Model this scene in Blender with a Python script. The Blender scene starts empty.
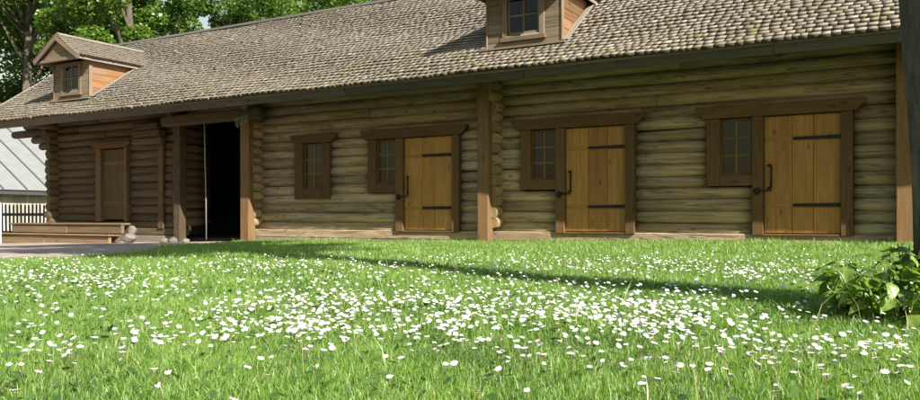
import bpy, bmesh, math, random
import numpy as np
from mathutils import Vector, Matrix
R = math.radians
random.seed(7); rng = np.random.default_rng(7)
S = bpy.context.scene
COL = S.collection

# ------------------------------------------------------------------ camera, sky, sun, exposure
CAM = Vector((0, -13, 0.5))
cd = bpy.data.cameras.new('camera'); cam = bpy.data.objects.new('camera', cd); COL.objects.link(cam)
cam.location = CAM; cam.rotation_euler = (R(90), 0, R(30))
cd.sensor_width = 36; cd.lens = 800 / 920 * 36; cd.shift_y = 18 / 920
cd.clip_start = 0.05; cd.clip_end = 2000
S.camera = cam

SUN_AZ, SUN_EL = 67.5, 35.5            # azimuth from the wall's normal towards +X
W = bpy.data.worlds.new('World'); S.world = W; W.use_nodes = True
wn = W.node_tree.nodes; sky = wn.new('ShaderNodeTexSky'); sky.sky_type = 'NISHITA'
sky.sun_disc = False; sky.sun_elevation = R(SUN_EL); sky.sun_rotation = R(180 - SUN_AZ)
sky.dust_density = 1.0; sky.air_density = 2.0
W.node_tree.links.new(sky.outputs[0], wn['Background'].inputs[0])
wn['Background'].inputs[1].default_value = 0.062
sl = bpy.data.lights.new('sun', 'SUN'); sl.energy = 5.0; sl.angle = R(0.53); sl.color = (1, 0.95, 0.86)
so = bpy.data.objects.new('sun', sl); COL.objects.link(so)
to_sun = Vector((math.sin(R(SUN_AZ)) * math.cos(R(SUN_EL)), -math.cos(R(SUN_AZ)) * math.cos(R(SUN_EL)), math.sin(R(SUN_EL))))
so.rotation_euler = to_sun.to_track_quat('Z', 'Y').to_euler(); so.location = (20, -20, 20)
vs = S.view_settings; vs.view_transform = 'Standard'; vs.look = 'None'; vs.exposure = 1.06; vs.gamma = 1
vs.use_curve_mapping = False
S.cycles.use_denoising = True
S.cycles.max_bounces = 8; S.cycles.transparent_max_bounces = 16

F = 800.0
def ray(px, py):
    u = (px - 460) / F; v = (218 - py) / F
    return Vector((0.8660254 * u - 0.5, 0.5 * u + 0.8660254, v))
def project(p):
    d = Vector(p) - CAM
    r = 0.8660254 * d.x + 0.5 * d.y; f = -0.5 * d.x + 0.8660254 * d.y
    return 460 + F * r / f, 218 - F * d.z / f, f
def sstep(a, b, t):
    t = np.clip((t - a) / (b - a), 0, 1); return t * t * (3 - 2 * t)
def gz(x, y):                                   # height of the ground
    x = np.asarray(x, float); y = np.asarray(y, float)
    a = np.clip(0.12 + 0.0125 * x, -0.45, 0.19)
    return a * sstep(-11.5, -0.5, y) + 0.014 * np.sin(x * 1.3 + y * .7) * np.cos(y * 1.1 - x * .4)
def on_ground(px, py, lift=0.0):
    r = ray(px, py); z = 0.0
    for _ in range(12):
        t = (z + lift - CAM.z) / r.z; p = CAM + r * t; z = float(gz(p.x, p.y))
    return p.x, p.y

# ------------------------------------------------------------------ object helpers
def obj(name, me, mat=None, parent=None, loc=None, rot=None, **props):
    o = bpy.data.objects.new(name, me); COL.objects.link(o)
    if mat is not None and me is not None and not me.materials: me.materials.append(mat)
    if parent is not None: o.parent = parent
    if loc is not None: o.location = loc
    if rot is not None: o.rotation_euler = rot
    for k, v in props.items(): o[k] = v
    return o
def thing(name, label, cat, loc=(0, 0, 0), rotz=0, group=None):
    o = obj(name, None, None, None, loc, (0, 0, rotz), label=label, category=cat)
    o.empty_display_size = .2
    if group: o['group'] = group
    return o
def mesh(name, verts, faces, smooth=False):
    me = bpy.data.meshes.new(name); me.from_pydata([tuple(v) for v in verts], [], faces)
    if smooth: me.polygons.foreach_set('use_smooth', [True] * len(me.polygons))
    me.update(); return me
def from_arrays(name, V, Fc, smooth=False, tint=None):
    """V (n,3), Fc (m,k) faces all with k corners; tint: one value per face"""
    me = bpy.data.meshes.new(name); k = Fc.shape[1]
    me.vertices.add(len(V)); me.vertices.foreach_set('co', V.astype(np.float32).ravel())
    me.loops.add(Fc.size); me.loops.foreach_set('vertex_index', Fc.astype(np.int32).ravel())
    me.polygons.add(len(Fc)); me.polygons.foreach_set('loop_start', np.arange(0, Fc.size, k, dtype=np.int32))
    me.polygons.foreach_set('loop_total', np.full(len(Fc), k, dtype=np.int32))
    if smooth: me.polygons.foreach_set('use_smooth', np.ones(len(Fc), dtype=bool))
    me.update(calc_edges=True)
    if tint is not None:
        a = me.attributes.new('tint', 'FLOAT', 'FACE'); a.data.foreach_set('value', tint.astype(np.float32))
    return me
def box_mesh(sx, sy, sz, bevel=0.006, wob=0.0, name='board'):
    """box centred on its origin with softened edges and slightly uneven corners"""
    bm = bmesh.new(); bmesh.ops.create_cube(bm, size=1)
    for v in bm.verts:
        v.co = Vector((v.co.x * sx, v.co.y * sy, v.co.z * sz)) + Vector([random.uniform(-wob, wob) for _ in range(3)])
    if bevel: bmesh.ops.bevel(bm, geom=bm.edges[:], offset=min(bevel, .3 * min(sx, sy, sz)), segments=1, affect='EDGES')
    me = bpy.data.meshes.new(name); bm.to_mesh(me); bm.free(); return me
def board(name, x0, x1, y0, y1, z0, z1, mat, parent, bevel=.006, wob=0.002, rot=None):
    me = box_mesh(abs(x1 - x0), abs(y1 - y0), abs(z1 - z0), bevel, wob, name)
    return obj(name, me, mat, parent, ((x0 + x1) / 2, (y0 + y1) / 2, (z0 + z1) / 2), rot)
def prism(name, pts, axis, a0, a1, mat, parent, bevel=.004):
    """polygon pts in the two other axes, extruded along axis from a0 to a1"""
    bm = bmesh.new(); n = len(pts)
    def P(p, a):
        return {'x': (a, p[0], p[1]), 'y': (p[0], a, p[1]), 'z': (p[0], p[1], a)}[axis]
    A = [bm.verts.new(P(p, a0)) for p in pts]; B = [bm.verts.new(P(p, a1)) for p in pts]
    bm.faces.new(A); bm.faces.new(B[::-1])
    for i in range(n): bm.faces.new((A[i], B[i], B[(i + 1) % n], A[(i + 1) % n]))
    bmesh.ops.recalc_face_normals(bm, faces=bm.faces[:])
    if bevel: bmesh.ops.bevel(bm, geom=bm.edges[:], offset=bevel, segments=1, affect='EDGES')
    c = sum((v.co for v in bm.verts), Vector()) / len(bm.verts)
    for v in bm.verts: v.co -= c
    me = bpy.data.meshes.new(name); bm.to_mesh(me); bm.free()
    return obj(name, me, mat, parent, c)
def tube_arrays(pts, rads, n=8, cap=True, squash=None):
    """ring mesh along a polyline -> (verts, quad/ngon faces)"""
    V = []; Fc = []; pts = [Vector(p) for p in pts]; up0 = None
    for i, p in enumerate(pts):
        d = (pts[min(i + 1, len(pts) - 1)] - pts[max(i - 1, 0)]).normalized()
        if up0 is None: up0 = d.orthogonal().normalized()
        a = (up0 - d * up0.dot(d)).normalized(); b = d.cross(a); up0 = a
        for k in range(n):
            t = 2 * math.pi * k / n; r = rads[i] * (squash(i, k) if squash else 1)
            V.append(p + a * math.cos(t) * r + b * math.sin(t) * r)
    for i in range(len(pts) - 1):
        for k in range(n):
            Fc.append((i * n + k, i * n + (k + 1) % n, (i + 1) * n + (k + 1) % n, (i + 1) * n + k))
    if cap:
        Fc.append(tuple(range(n))[::-1]); Fc.append(tuple((len(pts) - 1) * n + k for k in range(n)))
    return V, Fc
def tube(name, pts, rads, mat, parent=None, n=8, smooth=True, squash=None):
    if not hasattr(rads, '__len__'): rads = [rads] * len(pts)
    o = Vector(pts[0]); V, Fc = tube_arrays([Vector(p) - o for p in pts], rads, n, True, squash)
    return obj(name, mesh(name, V, Fc, smooth), mat, parent, o)

# ------------------------------------------------------------------ materials
class NT:
    def __init__(self, name):
        self.m = bpy.data.materials.new(name); self.m.use_nodes = True
        self.t = self.m.node_tree; self.n = self.t.nodes; self.b = self.n['Principled BSDF']; self.out = self.n['Material Output']
    def add(self, kind, **kw):
        x = self.n.new(kind)
        for k, v in kw.items():
            if k.startswith('in_'):
                key = k[3:]; key = int(key) if key.isdigit() else key
                x.inputs[key].default_value = v
            else: setattr(x, k, v)
        return x
    def link(self, a, b): self.t.links.new(a, b)
    def noise(self, vec, scale, detail=4, rough=.6, dist=0.0):
        x = self.add('ShaderNodeTexNoise'); x.inputs['Scale'].default_value = scale; x.inputs['Detail'].default_value = detail
        x.inputs['Roughness'].default_value = rough; x.inputs['Distortion'].default_value = dist
        if vec is not None: self.link(vec, x.inputs['Vector'])
        return x.outputs['Fac']
    def ramp(self, fac, stops):
        x = self.add('ShaderNodeValToRGB'); e = x.color_ramp.elements
        while len(e) < len(stops): e.new(0.5)
        for el, (p, c) in zip(e, stops):
            el.position = p; el.color = (c, c, c, 1) if not hasattr(c, '__len__') else (*c, 1)
        self.link(fac, x.inputs[0]); return x.outputs[0]
    def mix(self, fac, a, b, mode='MIX'):
        x = self.add('ShaderNodeMix', data_type='RGBA', blend_type=mode)
        for s, i in ((fac, 0), (a, 6), (b, 7)):
            if hasattr(s, 'is_output'): self.link(s, x.inputs[i])
            else: x.inputs[i].default_value = s if not hasattr(s, '__len__') else (*s, 1)
        return x.outputs[2]
    def math(self, op, a, b=None):
        x = self.add('ShaderNodeMath', operation=op)
        for i, s in enumerate((a, b)):
            if s is None: continue
            if hasattr(s, 'is_output'): self.link(s, x.inputs[i])
            else: x.inputs[i].default_value = s
        return x.outputs[0]
    def bump(self, h, strength, dist=0.01):
        x = self.add('ShaderNodeBump'); x.inputs['Strength'].default_value = strength; x.inputs['Distance'].default_value = dist
        self.link(h, x.inputs['Height']); self.link(x.outputs[0], self.b.inputs['Normal'])

def wood(name, dark, light, stain, axis='x', grain=1.0, rough=.85, bump=.5, stain_amt=.6, bright=(.75, 1.2), cracks=False):
    N = NT(name); tc = N.add('ShaderNodeTexCoord'); oi = N.add('ShaderNodeObjectInfo')
    off = N.add('ShaderNodeVectorMath', operation='SCALE'); off.inputs['Scale'].default_value = 1
    cmb = N.add('ShaderNodeCombineXYZ')
    for i, k in enumerate((37.0, 91.0, 53.0)): N.link(N.math('MULTIPLY', oi.outputs['Random'], k), cmb.inputs[i])
    va = N.add('ShaderNodeVectorMath', operation='ADD'); N.link(tc.outputs['Object'], va.inputs[0]); N.link(cmb.outputs[0], va.inputs[1])
    mp = N.add('ShaderNodeMapping'); sc = [9.0 * grain] * 3; sc['xyz'.index(axis)] = .55 * grain; mp.inputs['Scale'].default_value = sc
    N.link(va.outputs[0], mp.inputs['Vector'])
    g = N.noise(mp.outputs[0], 3.2, 7, .68, .4)
    mp2 = N.add('ShaderNodeMapping'); sc = [2.2] * 3; sc['xyz'.index(axis)] = .8; mp2.inputs['Scale'].default_value = sc
    N.link(va.outputs[0], mp2.inputs['Vector'])
    w = N.noise(mp2.outputs[0], 1.3, 5, .6)
    c = N.ramp(g, [(.30, dark), (.52, [(a + b) / 2 for a, b in zip(dark, light)]), (.72, light)])
    c = N.mix(N.math('MULTIPLY', N.ramp(w, [(.42, 0.0), (.68, 1.0)]), stain_amt), c, stain)
    # knots
    vo = N.add('ShaderNodeTexVoronoi'); mpk = N.add('ShaderNodeMapping'); sc = [5.5] * 3; sc['xyz'.index(axis)] = 2.2; mpk.inputs['Scale'].default_value = sc
    N.link(va.outputs[0], mpk.inputs['Vector']); N.link(mpk.outputs[0], vo.inputs['Vector']); vo.inputs['Scale'].default_value = 1.0
    kn = N.ramp(vo.outputs['Distance'], [(.07, 1.0), (.16, 0.0)])
    c = N.mix(N.math('MULTIPLY', kn, .65), c, [q * .45 for q in dark])
    if cracks:                                             # drying checks along the grain
        mpc = N.add('ShaderNodeMapping'); sc = [5.0] * 3; sc['xyz'.index(axis)] = .32; mpc.inputs['Scale'].default_value = sc
        N.link(va.outputs[0], mpc.inputs['Vector']); ck = N.noise(mpc.outputs[0], 1.5, 3, .55)
        cf = N.ramp(ck, [(.505, 0.0), (.522, 1.0), (.528, 1.0), (.545, 0.0)])
        c = N.mix(N.math('MULTIPLY', cf, .55), c, [q * .4 for q in dark])
        g = N.math('SUBTRACT', g, N.math('MULTIPLY', cf, .8))
        bl = N.noise(mp2.outputs[0], 3.1, 4, .6); c = N.mix(N.math('MULTIPLY', N.ramp(bl, [(.55, 0.0), (.72, 1.0)]), .28), c, [q * .6 for q in dark])
    v = N.add('ShaderNodeMapRange'); N.link(oi.outputs['Random'], v.inputs[0]); v.inputs[3].default_value = bright[0]; v.inputs[4].default_value = bright[1]
    hs = N.add('ShaderNodeHueSaturation'); N.link(c, hs.inputs['Color']); N.link(v.outputs[0], hs.inputs['Value'])
    hs.inputs['Saturation'].default_value = 1.0
    N.link(hs.outputs[0], N.b.inputs['Base Color']); N.b.inputs['Roughness'].default_value = rough
    N.b.inputs['Specular IOR Level'].default_value = .25
    N.bump(g, bump, .012); return N.m
def plain(name, col, rough=.6, metal=0, var=.25, scale=14, bump=.15):
    N = NT(name); tc = N.add('ShaderNodeTexCoord')
    g = N.noise(tc.outputs['Object'], scale, 5, .65)
    N.link(N.ramp(g, [(.3, [c * (1 - var) for c in col]), (.7, [min(1, c * (1 + var)) for c in col])]), N.b.inputs['Base Color'])
    N.b.inputs['Roughness'].default_value = rough; N.b.inputs['Metallic'].default_value = metal
    N.bump(g, bump, .01); return N.m
def leafy(name, c0, c1, trans=.45, attr=True, rough=.5, dry=None):
    """leaf or blade: diffuse + light coming through it; colour differs from leaf to leaf"""
    N = NT(name); N.n.remove(N.b)
    at = N.add('ShaderNodeAttribute', attribute_name='tint'); fac = at.outputs['Fac']
    if not attr: fac = N.add('ShaderNodeObjectInfo').outputs['Random']
    c = N.ramp(fac, [(0, c0), (1, c1)] if dry is None else [(0, c0), (.955, c1), (.975, dry)])
    d = N.add('ShaderNodeBsdfDiffuse'); N.link(c, d.inputs[0])
    t = N.add('ShaderNodeBsdfTranslucent'); N.link(N.mix(1.0, c, (1.15, 1.25, .55), 'MULTIPLY'), t.inputs[0])
    gl = N.add('ShaderNodeBsdfGlossy'); gl.inputs['Roughness'].default_value = rough; gl.inputs[0].default_value = (1, 1, 1, 1)
    m1 = N.add('ShaderNodeMixShader'); m1.inputs[0].default_value = trans; N.link(d.outputs[0], m1.inputs[1]); N.link(t.outputs[0], m1.inputs[2])
    m2 = N.add('ShaderNodeMixShader'); m2.inputs[0].default_value = .05; N.link(m1.outputs[0], m2.inputs[1]); N.link(gl.outputs[0], m2.inputs[2])
    N.link(m2.outputs[0], N.out.inputs[0]); return N.m
def glass(name):
    N = NT(name); N.n.remove(N.b)
    fr = N.add('ShaderNodeFresnel'); fr.inputs[0].default_value = 1.5
    tc = N.add('ShaderNodeTexCoord'); g = N.noise(tc.outputs['Object'], 5, 2)
    bp = N.add('ShaderNodeBump'); bp.inputs['Strength'].default_value = .08; bp.inputs['Distance'].default_value = .01; N.link(g, bp.inputs['Height'])
    gl = N.add('ShaderNodeBsdfGlossy'); gl.inputs['Roughness'].default_value = .02; N.link(bp.outputs[0], gl.inputs['Normal'])
    tr = N.add('ShaderNodeBsdfTransparent'); tr.inputs[0].default_value = (.22, .25, .27, 1)
    mx = N.add('ShaderNodeMixShader'); f2 = N.math('MULTIPLY', fr.outputs[0], 1.1)
    N.link(f2, mx.inputs[0]); N.link(tr.outputs[0], mx.inputs[1]); N.link(gl.outputs[0], mx.inputs[2]); N.link(mx.outputs[0], N.out.inputs[0]); return N.m
def shingle_mat(name):
    N = NT(name); tc = N.add('ShaderNodeTexCoord'); geo = N.add('ShaderNodeNewGeometry'); pos = geo.outputs['Position']
    at = N.add('ShaderNodeAttribute', attribute_name='tint')
    base = N.ramp(at.outputs['Fac'], [(0, (.035, .028, .022)), (.2, (.10, .082, .062)), (.45, (.22, .187, .148)), (.75, (.32, .28, .23)), (1, (.43, .39, .335))])
    mp = N.add('ShaderNodeMapping'); mp.inputs['Scale'].default_value = (60, 5, 5); N.link(pos, mp.inputs['Vector'])
    g = N.noise(mp.outputs[0], 1, 4, .7)
    c = N.mix(1.0, base, N.ramp(g, [(.3, .72), (.7, 1.12)]), 'MULTIPLY')
    big = N.noise(pos, .9, 4, .6)
    c = N.mix(N.math('MULTIPLY', N.ramp(big, [(.45, 0), (.75, 1)]), .45), c, (.15, .125, .09))
    # moss, thickest along the eave
    sx = N.add('ShaderNodeSeparateXYZ'); N.link(pos, sx.inputs[0])
    low = N.add('ShaderNodeMapRange'); N.link(sx.outputs[2], low.inputs[0]); low.inputs[1].default_value = 4.1; low.inputs[2].default_value = 2.95
    ms = N.noise(pos, 5.5, 5, .7)
    mf = N.math('MULTIPLY', N.ramp(ms, [(.50, 0), (.62, 1)]), N.math('ADD', N.math('MULTIPLY', low.outputs[0], .6), .06))
    c = N.mix(mf, c, (.16, .135, .035))
    N.link(c, N.b.inputs['Base Color']); N.b.inputs['Roughness'].default_value = .9; N.b.inputs['Specular IOR Level'].default_value = .2
    N.bump(g, .12, .004); return N.m

M = {}
M['log'] = wood('log_wood', (.225, .15, .086), (.52, .382, .232), (.44, .366, .28), 'x', .8, bump=.7, stain_amt=.65, bright=(.74, 1.25), cracks=True)
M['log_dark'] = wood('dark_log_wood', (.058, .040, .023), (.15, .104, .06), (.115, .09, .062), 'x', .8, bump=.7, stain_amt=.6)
M['inner_shade'] = plain('shade_dark_wood', (.022, .017, .013), .95, 0, .3, 3)  # near-black wood: the gloom inside the gateway is put into its colour
M['log_y'] = wood('log_wood_cross', (.19, .13, .065), (.42, .31, .165), (.26, .21, .14), 'y', .8, bump=.7)
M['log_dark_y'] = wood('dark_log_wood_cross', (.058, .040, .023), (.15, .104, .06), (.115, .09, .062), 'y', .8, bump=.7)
M['post'] = wood('post_wood', (.14, .078, .032), (.27, .155, .07), (.20, .13, .07), 'z', 1, bump=.35, stain_amt=.4, bright=(.9, 1.1))
M['post_x'] = wood('post_wood_level', (.14, .078, .032), (.27, .155, .07), (.20, .13, .07), 'x', 1, bump=.35, stain_amt=.4, bright=(.9, 1.1))
M['plank'] = wood('door_plank_wood', (.31, .148, .043), (.54, .285, .097), (.30, .15, .052), 'z', .8, bump=.3, stain_amt=.6, bright=(.8, 1.15))
M['batten'] = wood('door_batten_wood', (.30, .15, .042), (.50, .27, .09), (.36, .21, .085), 'x', .8, bump=.25, bright=(.8, 1.0))
M['frame_z'] = wood('stained_frame_wood', (.09, .049, .021), (.18, .100, .043), (.135, .08, .04), 'z', 1, bump=.3, bright=(.85, 1.15))
M['frame_x'] = wood('stained_frame_wood_level', (.09, .049, .021), (.18, .100, .043), (.135, .08, .04), 'x', 1, bump=.3, bright=(.85, 1.15))
M['grey_x'] = wood('grey_board', (.17, .14, .11), (.34, .31, .27), (.24, .20, .15), 'x', 1, bump=.5, bright=(.75, 1.2))
M['grey_z'] = wood('grey_board_upright', (.16, .14, .115), (.36, .33, .28), (.25, .2, .15), 'z', 1, bump=.5, bright=(.8, 1.2))
M['grey_y'] = wood('grey_board_sloping', (.16, .14, .115), (.36, .33, .28), (.25, .2, .15), 'y', 1, bump=.5, bright=(.8, 1.2))
M['orange_y'] = wood('tawny_board', (.18, .08, .032), (.38, .19, .075), (.26, .205, .15), 'y', .9, bump=.5, stain_amt=.95, bright=(.5, 1.1))
M['dormer_x'] = wood('brown_grey_board', (.125, .088, .055), (.30, .225, .15), (.23, .185, .14), 'x', 1, bump=.5, bright=(.7, 1.15))
M['dormer_z'] = wood('brown_grey_board_upright', (.125, .088, .055), (.30, .225, .15), (.23, .185, .14), 'z', 1, bump=.5, bright=(.8, 1.15))
M['fascia'] = wood('fascia_board_wood', (.07, .06, .05), (.15, .135, .115), (.10, .09, .075), 'x', 1, bump=.4)
M['deck'] = wood('roof_deck_wood', (.10, .075, .05), (.17, .13, .085), (.12, .1, .07), 'y', .6)
M['shingle'] = shingle_mat('split_shingle')
M['iron'] = plain('black_iron', (.022, .021, .02), .55, .6, .3, 20)
M['pale_iron'] = plain('pale_grey_paint', (.27, .28, .28), .5, 0, .15, 20)
M['glass'] = glass('window_glass')
M['stone'] = plain('field_stone', (.17, .155, .13), .9, 0, .35, 7, .6)
M['bluewhite'] = plain('bluish_white_paint', (.62, .68, .74), .6, 0, .1, 9)
M['fence'] = wood('dark_fence_wood', (.045, .05, .055), (.11, .115, .12), (.07, .07, .07), 'z', 1)
M['dirt_floor'] = plain('earth_floor', (.10, .075, .055), .95, 0, .3, 4)

# ------------------------------------------------------------------ ground and path
def ground_material():
    N = NT('lawn_soil'); geo = N.add('ShaderNodeNewGeometry'); p = geo.outputs['Position']
    a = N.noise(p, 1.7, 6, .7); b = N.noise(p, 30, 4, .7)
    c = N.ramp(a, [(.35, (.035, .058, .014)), (.65, (.062, .088, .022))])
    c = N.mix(N.ramp(b, [(.45, 0), (.75, .6)]), c, (.07, .055, .03))
    N.link(c, N.b.inputs['Base Color']); N.b.inputs['Roughness'].default_value = .95; N.bump(b, .8, .03); return N.m
def path_material():
    N = NT('trodden_path'); geo = N.add('ShaderNodeNewGeometry'); p = geo.outputs['Position']
    a = N.noise(p, 1.2, 5, .65); b = N.noise(p, 55, 4, .75)
    c = N.ramp(a, [(.3, (.33, .255, .21)), (.7, (.50, .405, .34))])
    c = N.mix(1.0, c, N.ramp(b, [(.3, .6), (.7, 1.25)]), 'MULTIPLY')
    N.link(c, N.b.inputs['Base Color']); N.b.inputs['Roughness'].default_value = .95; N.bump(b, .7, .02); return N.m
M['ground'] = ground_material(); M['path'] = path_material()
def axis_steps(lo, hi, fine_lo, fine_hi, fine, far):
    a = list(np.arange(fine_lo, fine_hi + 1e-6, fine)); s = fine; x = fine_lo
    L = []
    while x > lo: s *= 1.35; x -= s; L.append(max(x, lo))
    Rr = []; s = fine; x = fine_hi
    while x < hi: s *= 1.35; x += s; Rr.append(min(x, hi))
    return np.array(L[::-1] + a + Rr)
gx = axis_steps(-500, 500, -26, 8, .5, 1); gy = axis_steps(-500, 500, -15, 12, .5, 1)
X, Y = np.meshgrid(gx, gy, indexing='ij'); V = np.stack([X, Y, gz(X, Y)], -1).reshape(-1, 3)
ny = len(gy); I, J = np.meshgrid(np.arange(len(gx) - 1), np.arange(ny - 1), indexing='ij'); q = (I * ny + J).ravel()
obj('ground', from_arrays('ground', V, np.stack([q, q + ny, q + ny + 1, q + 1], 1), True), M['ground'], kind='structure')

def vnoise(x, y, s=1.0, seed=0):
    x = np.asarray(x) * s; y = np.asarray(y) * s
    return (np.sin(x * 1.7 + y * 2.3 + seed) + np.sin(x * 3.1 - y * 1.9 + 2 * seed + 1) + np.sin(-x * 2.3 + y * 4.1 + 3 * seed + 2) * .7 + np.sin(x * 6.1 + y * 5.3 + seed) * .4) / 3.1
def path_amount(x, y):
    """>0 on the trodden ground before the gateway"""
    x = np.asarray(x, float); y = np.asarray(y, float)
    # right-hand edge runs from the gate post out to the left foreground
    ex = np.interp(y, [-12, -9.5, -7.8, -6.6, -5.7, -4.5, -3.2, -1.6, -.2], [-12.5, -10.2, -9.2, -8.8, -9.3, -10.4, -11.4, -12.4, -12.7])
    return ex - x + .35 * vnoise(x, y, 1.6, 3)
px_ = np.arange(-40, -8.0, .2); py_ = np.arange(-9.6, 0.4, .2)
X, Y = np.meshgrid(px_, py_, indexing='ij'); A = path_amount(X, Y)
V = np.stack([X, Y, gz(X, Y) + .012], -1).reshape(-1, 3); ny = len(py_)
I, J = np.meshgrid(np.arange(len(px_) - 1), np.arange(ny - 1), indexing='ij')
keep = (A[:-1, :-1] > 0) & (A[1:, 1:] > 0) & (Y[:-1, :-1] > -8.2 + .3 * vnoise(X[:-1, :-1], Y[:-1, :-1], 1.2))
q = (I * ny + J)[keep]
obj('path', from_arrays('path', V, np.stack([q, q + ny, q + ny + 1, q + 1], 1), True), M['path'], kind='structure')

# ------------------------------------------------------------------ the log barn
E_OUT, TP = 1.40, .70                     # eave overhang, slope of the roof
Z_EAVE = .5 + .2105 * (13 - E_OUT); RIDGE_Y = 2.35; Z_RIDGE = Z_EAVE + TP * (RIDGE_Y + E_OUT)
X_L, X_R = -21.3, 6.6; WALL_L, WALL_R = -20.03, 5.9; DEPTH = 4.7
def roof_z(y): return Z_EAVE + TP * (y + E_OUT) if y <= RIDGE_Y else Z_RIDGE - TP * (y - RIDGE_Y)
barn = thing('log_barn', 'long log barn with mossy shingled roof, two dormers and plank doors', 'barn', (0, 0, 0))
PITCH, RAD = .192, .104; Z0 = .20
COURSES = 17
def log_mesh(L, r, taper=.0, seg=None):
    n = 12; seg = seg or max(2, int(L / .55)); ph = [random.uniform(0, 6.28) for _ in range(4)]
    pts = []; rr = []
    for i in range(seg + 1):
        x = L * i / seg
        pts.append((x, .010 * math.sin(x * 1.1 + ph[0]), .011 * math.sin(x * .9 + ph[1])))
        rr.append(r * (1 + .035 * math.sin(x * 1.7 + ph[2]) + taper * (x / L - .5)))
    V = []; Fc = []
    for i, (p, q) in enumerate(zip(pts, rr)):
        for k in range(n):
            t = 2 * math.pi * k / n + .2
            w = q * (1 + .03 * math.sin(3 * t + ph[3]) + random.uniform(-.012, .012))
            V.append((p[0], p[1] + math.cos(t) * w, p[2] + math.sin(t) * w))
    for i in range(seg):
        for k in range(n): Fc.append((i * n + k, i * n + (k + 1) % n, (i + 1) * n + (k + 1) % n, (i + 1) * n + k))
    Fc.append(tuple(range(n))[::-1]); Fc.append(tuple(seg * n + k for k in range(n)))
    me = mesh('log', V, Fc)
    me.polygons.foreach_set('use_smooth', [len(p.vertices) == 4 for p in me.polygons]); return me
def add_log(x0, x1, z, y=.1, r=None, mat='log'):
    if x1 - x0 < .06: return
    r = r or RAD * random.uniform(.95, 1.06)
    obj('log', log_mesh(x1 - x0, r, random.uniform(-.14, .14)), M[mat], barn, (x0, y + random.uniform(-.008, .008), z), (0, 0, 0))
def add_cross_log(x, z, y0, y1, r=None, mat='log_y'):
    r = r or RAD * random.uniform(.9, 1.02)
    me = log_mesh(y1 - y0, r, random.uniform(-.08, .08)); me.transform(Matrix.Rotation(R(90), 4, 'Z'))
    obj('cross_log', me, M[mat], barn, (x + random.uniform(-.01, .01), y0, z))

# openings: (x0, x1, z0, z1)
DOORS = [(-8.75, -7.65), (-5.37, -4.29), (-2.10, -1.03)]
open_ = []
for l, r in DOORS:
    open_.append((l - .17, r + .17, .24, 2.2)); open_.append((l - .86, l - .1, 1.0, 2.2))
open_.append((-11.52, -10.59, .93, 2.2))                                    # lone window
open_.append((-18.16, -16.95, .42, 2.26))                                   # door by the steps
BAYS = [(WALL_L, -15.05), (-12.72, -6.82), (-6.82, -.10), (-.10, WALL_R)]
for b, (bx0, bx1) in enumerate(BAYS):
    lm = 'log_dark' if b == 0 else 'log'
    for c in range(COURSES):
        z = Z0 + .02 + PITCH * (c + .5)
        if z > 3.32: continue
        segs = [(bx0, bx1)]
        for (ox0, ox1, oz0, oz1) in open_:
            if oz0 - .02 < z < oz1 + .02:
                new = []
                for a0, a1 in segs:
                    if ox1 <= a0 or ox0 >= a1: new.append((a0, a1)); continue
                    if ox0 > a0: new.append((a0, ox0))
                    if ox1 < a1: new.append((ox1, a1))
                segs = new
        for a0, a1 in segs:
            if a0 == bx0 and b == 0:                                        # corbelled ends at the left corner
                a0 -= {13: 1.85, 12: .95, 11: .62, 10: .3}.get(c, .12 + .05 * (c % 2)) if c <= 13 else 1.3
            if a1 - a0 > 4.2 and random.random() < .75:                     # two logs butted end to end
                m = a0 + (a1 - a0) * random.uniform(.3, .7)
                add_log(a0, m - .004, z, mat=lm); add_log(m + .004, a1, z, mat=lm)
            else: add_log(a0, a1, z, mat=lm)
    for zc, nm in ((Z0 - .01, 'sill_beam'),):                               # hewn sill under the logs
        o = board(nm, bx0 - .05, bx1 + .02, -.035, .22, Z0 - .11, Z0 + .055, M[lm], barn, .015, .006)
# cross-wall logs: round ends stand out beside the posts
CW = [(-12.62, 4.7), (-6.72, .7), (0.02, .7), (-15.0, .75), (-19.9, 4.7), (5.8, 4.7)]
for x, y1 in CW:
    for c in range(COURSES - 1):
        z = Z0 + .02 + PITCH * (c + 1.0)
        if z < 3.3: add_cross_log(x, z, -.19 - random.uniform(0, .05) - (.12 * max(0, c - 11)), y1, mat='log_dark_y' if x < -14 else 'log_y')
# foundation boards and stones below the sill
for b, (bx0, bx1) in enumerate(BAYS):
    x = bx0
    while x < bx1:
        w = random.uniform(1.2, 2.2); xe = min(bx1, x + w)
        zt = Z0 - .112; zb = float(gz((x + xe) / 2, 0)) - .12
        board('foundation_board', x + .004, xe - .004, -.062 + random.uniform(-.01, .01), .15, zb, zt - random.uniform(0, .01), M['grey_x'], barn, .008, .004)
        x = xe
# posts carrying the eave
for x0, x1 in ((-12.81, -12.55), (-6.94, -6.72), (-.31, -.07), (5.5, 5.72)):
    zb = float(gz(x0, -.25)) - .1; zt = roof_z(-.25) - .14
    board('post', x0, x1, -.36, -.15, zb, zt, M['post'], barn, .012, .005)
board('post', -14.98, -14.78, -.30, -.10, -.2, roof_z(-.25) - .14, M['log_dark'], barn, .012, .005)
# purlin on the posts and lintel over the gateway
obj('purlin', log_mesh(X_R - X_L - .5, .11), M['log'], barn, (X_L + .25, -.22, roof_z(-.22) - .27))
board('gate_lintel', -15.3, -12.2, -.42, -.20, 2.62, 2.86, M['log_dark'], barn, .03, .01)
for k in range(6): add_log(-15.05, -12.72, 2.98 + k * PITCH * .6, .1) if k < 3 else None
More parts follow.
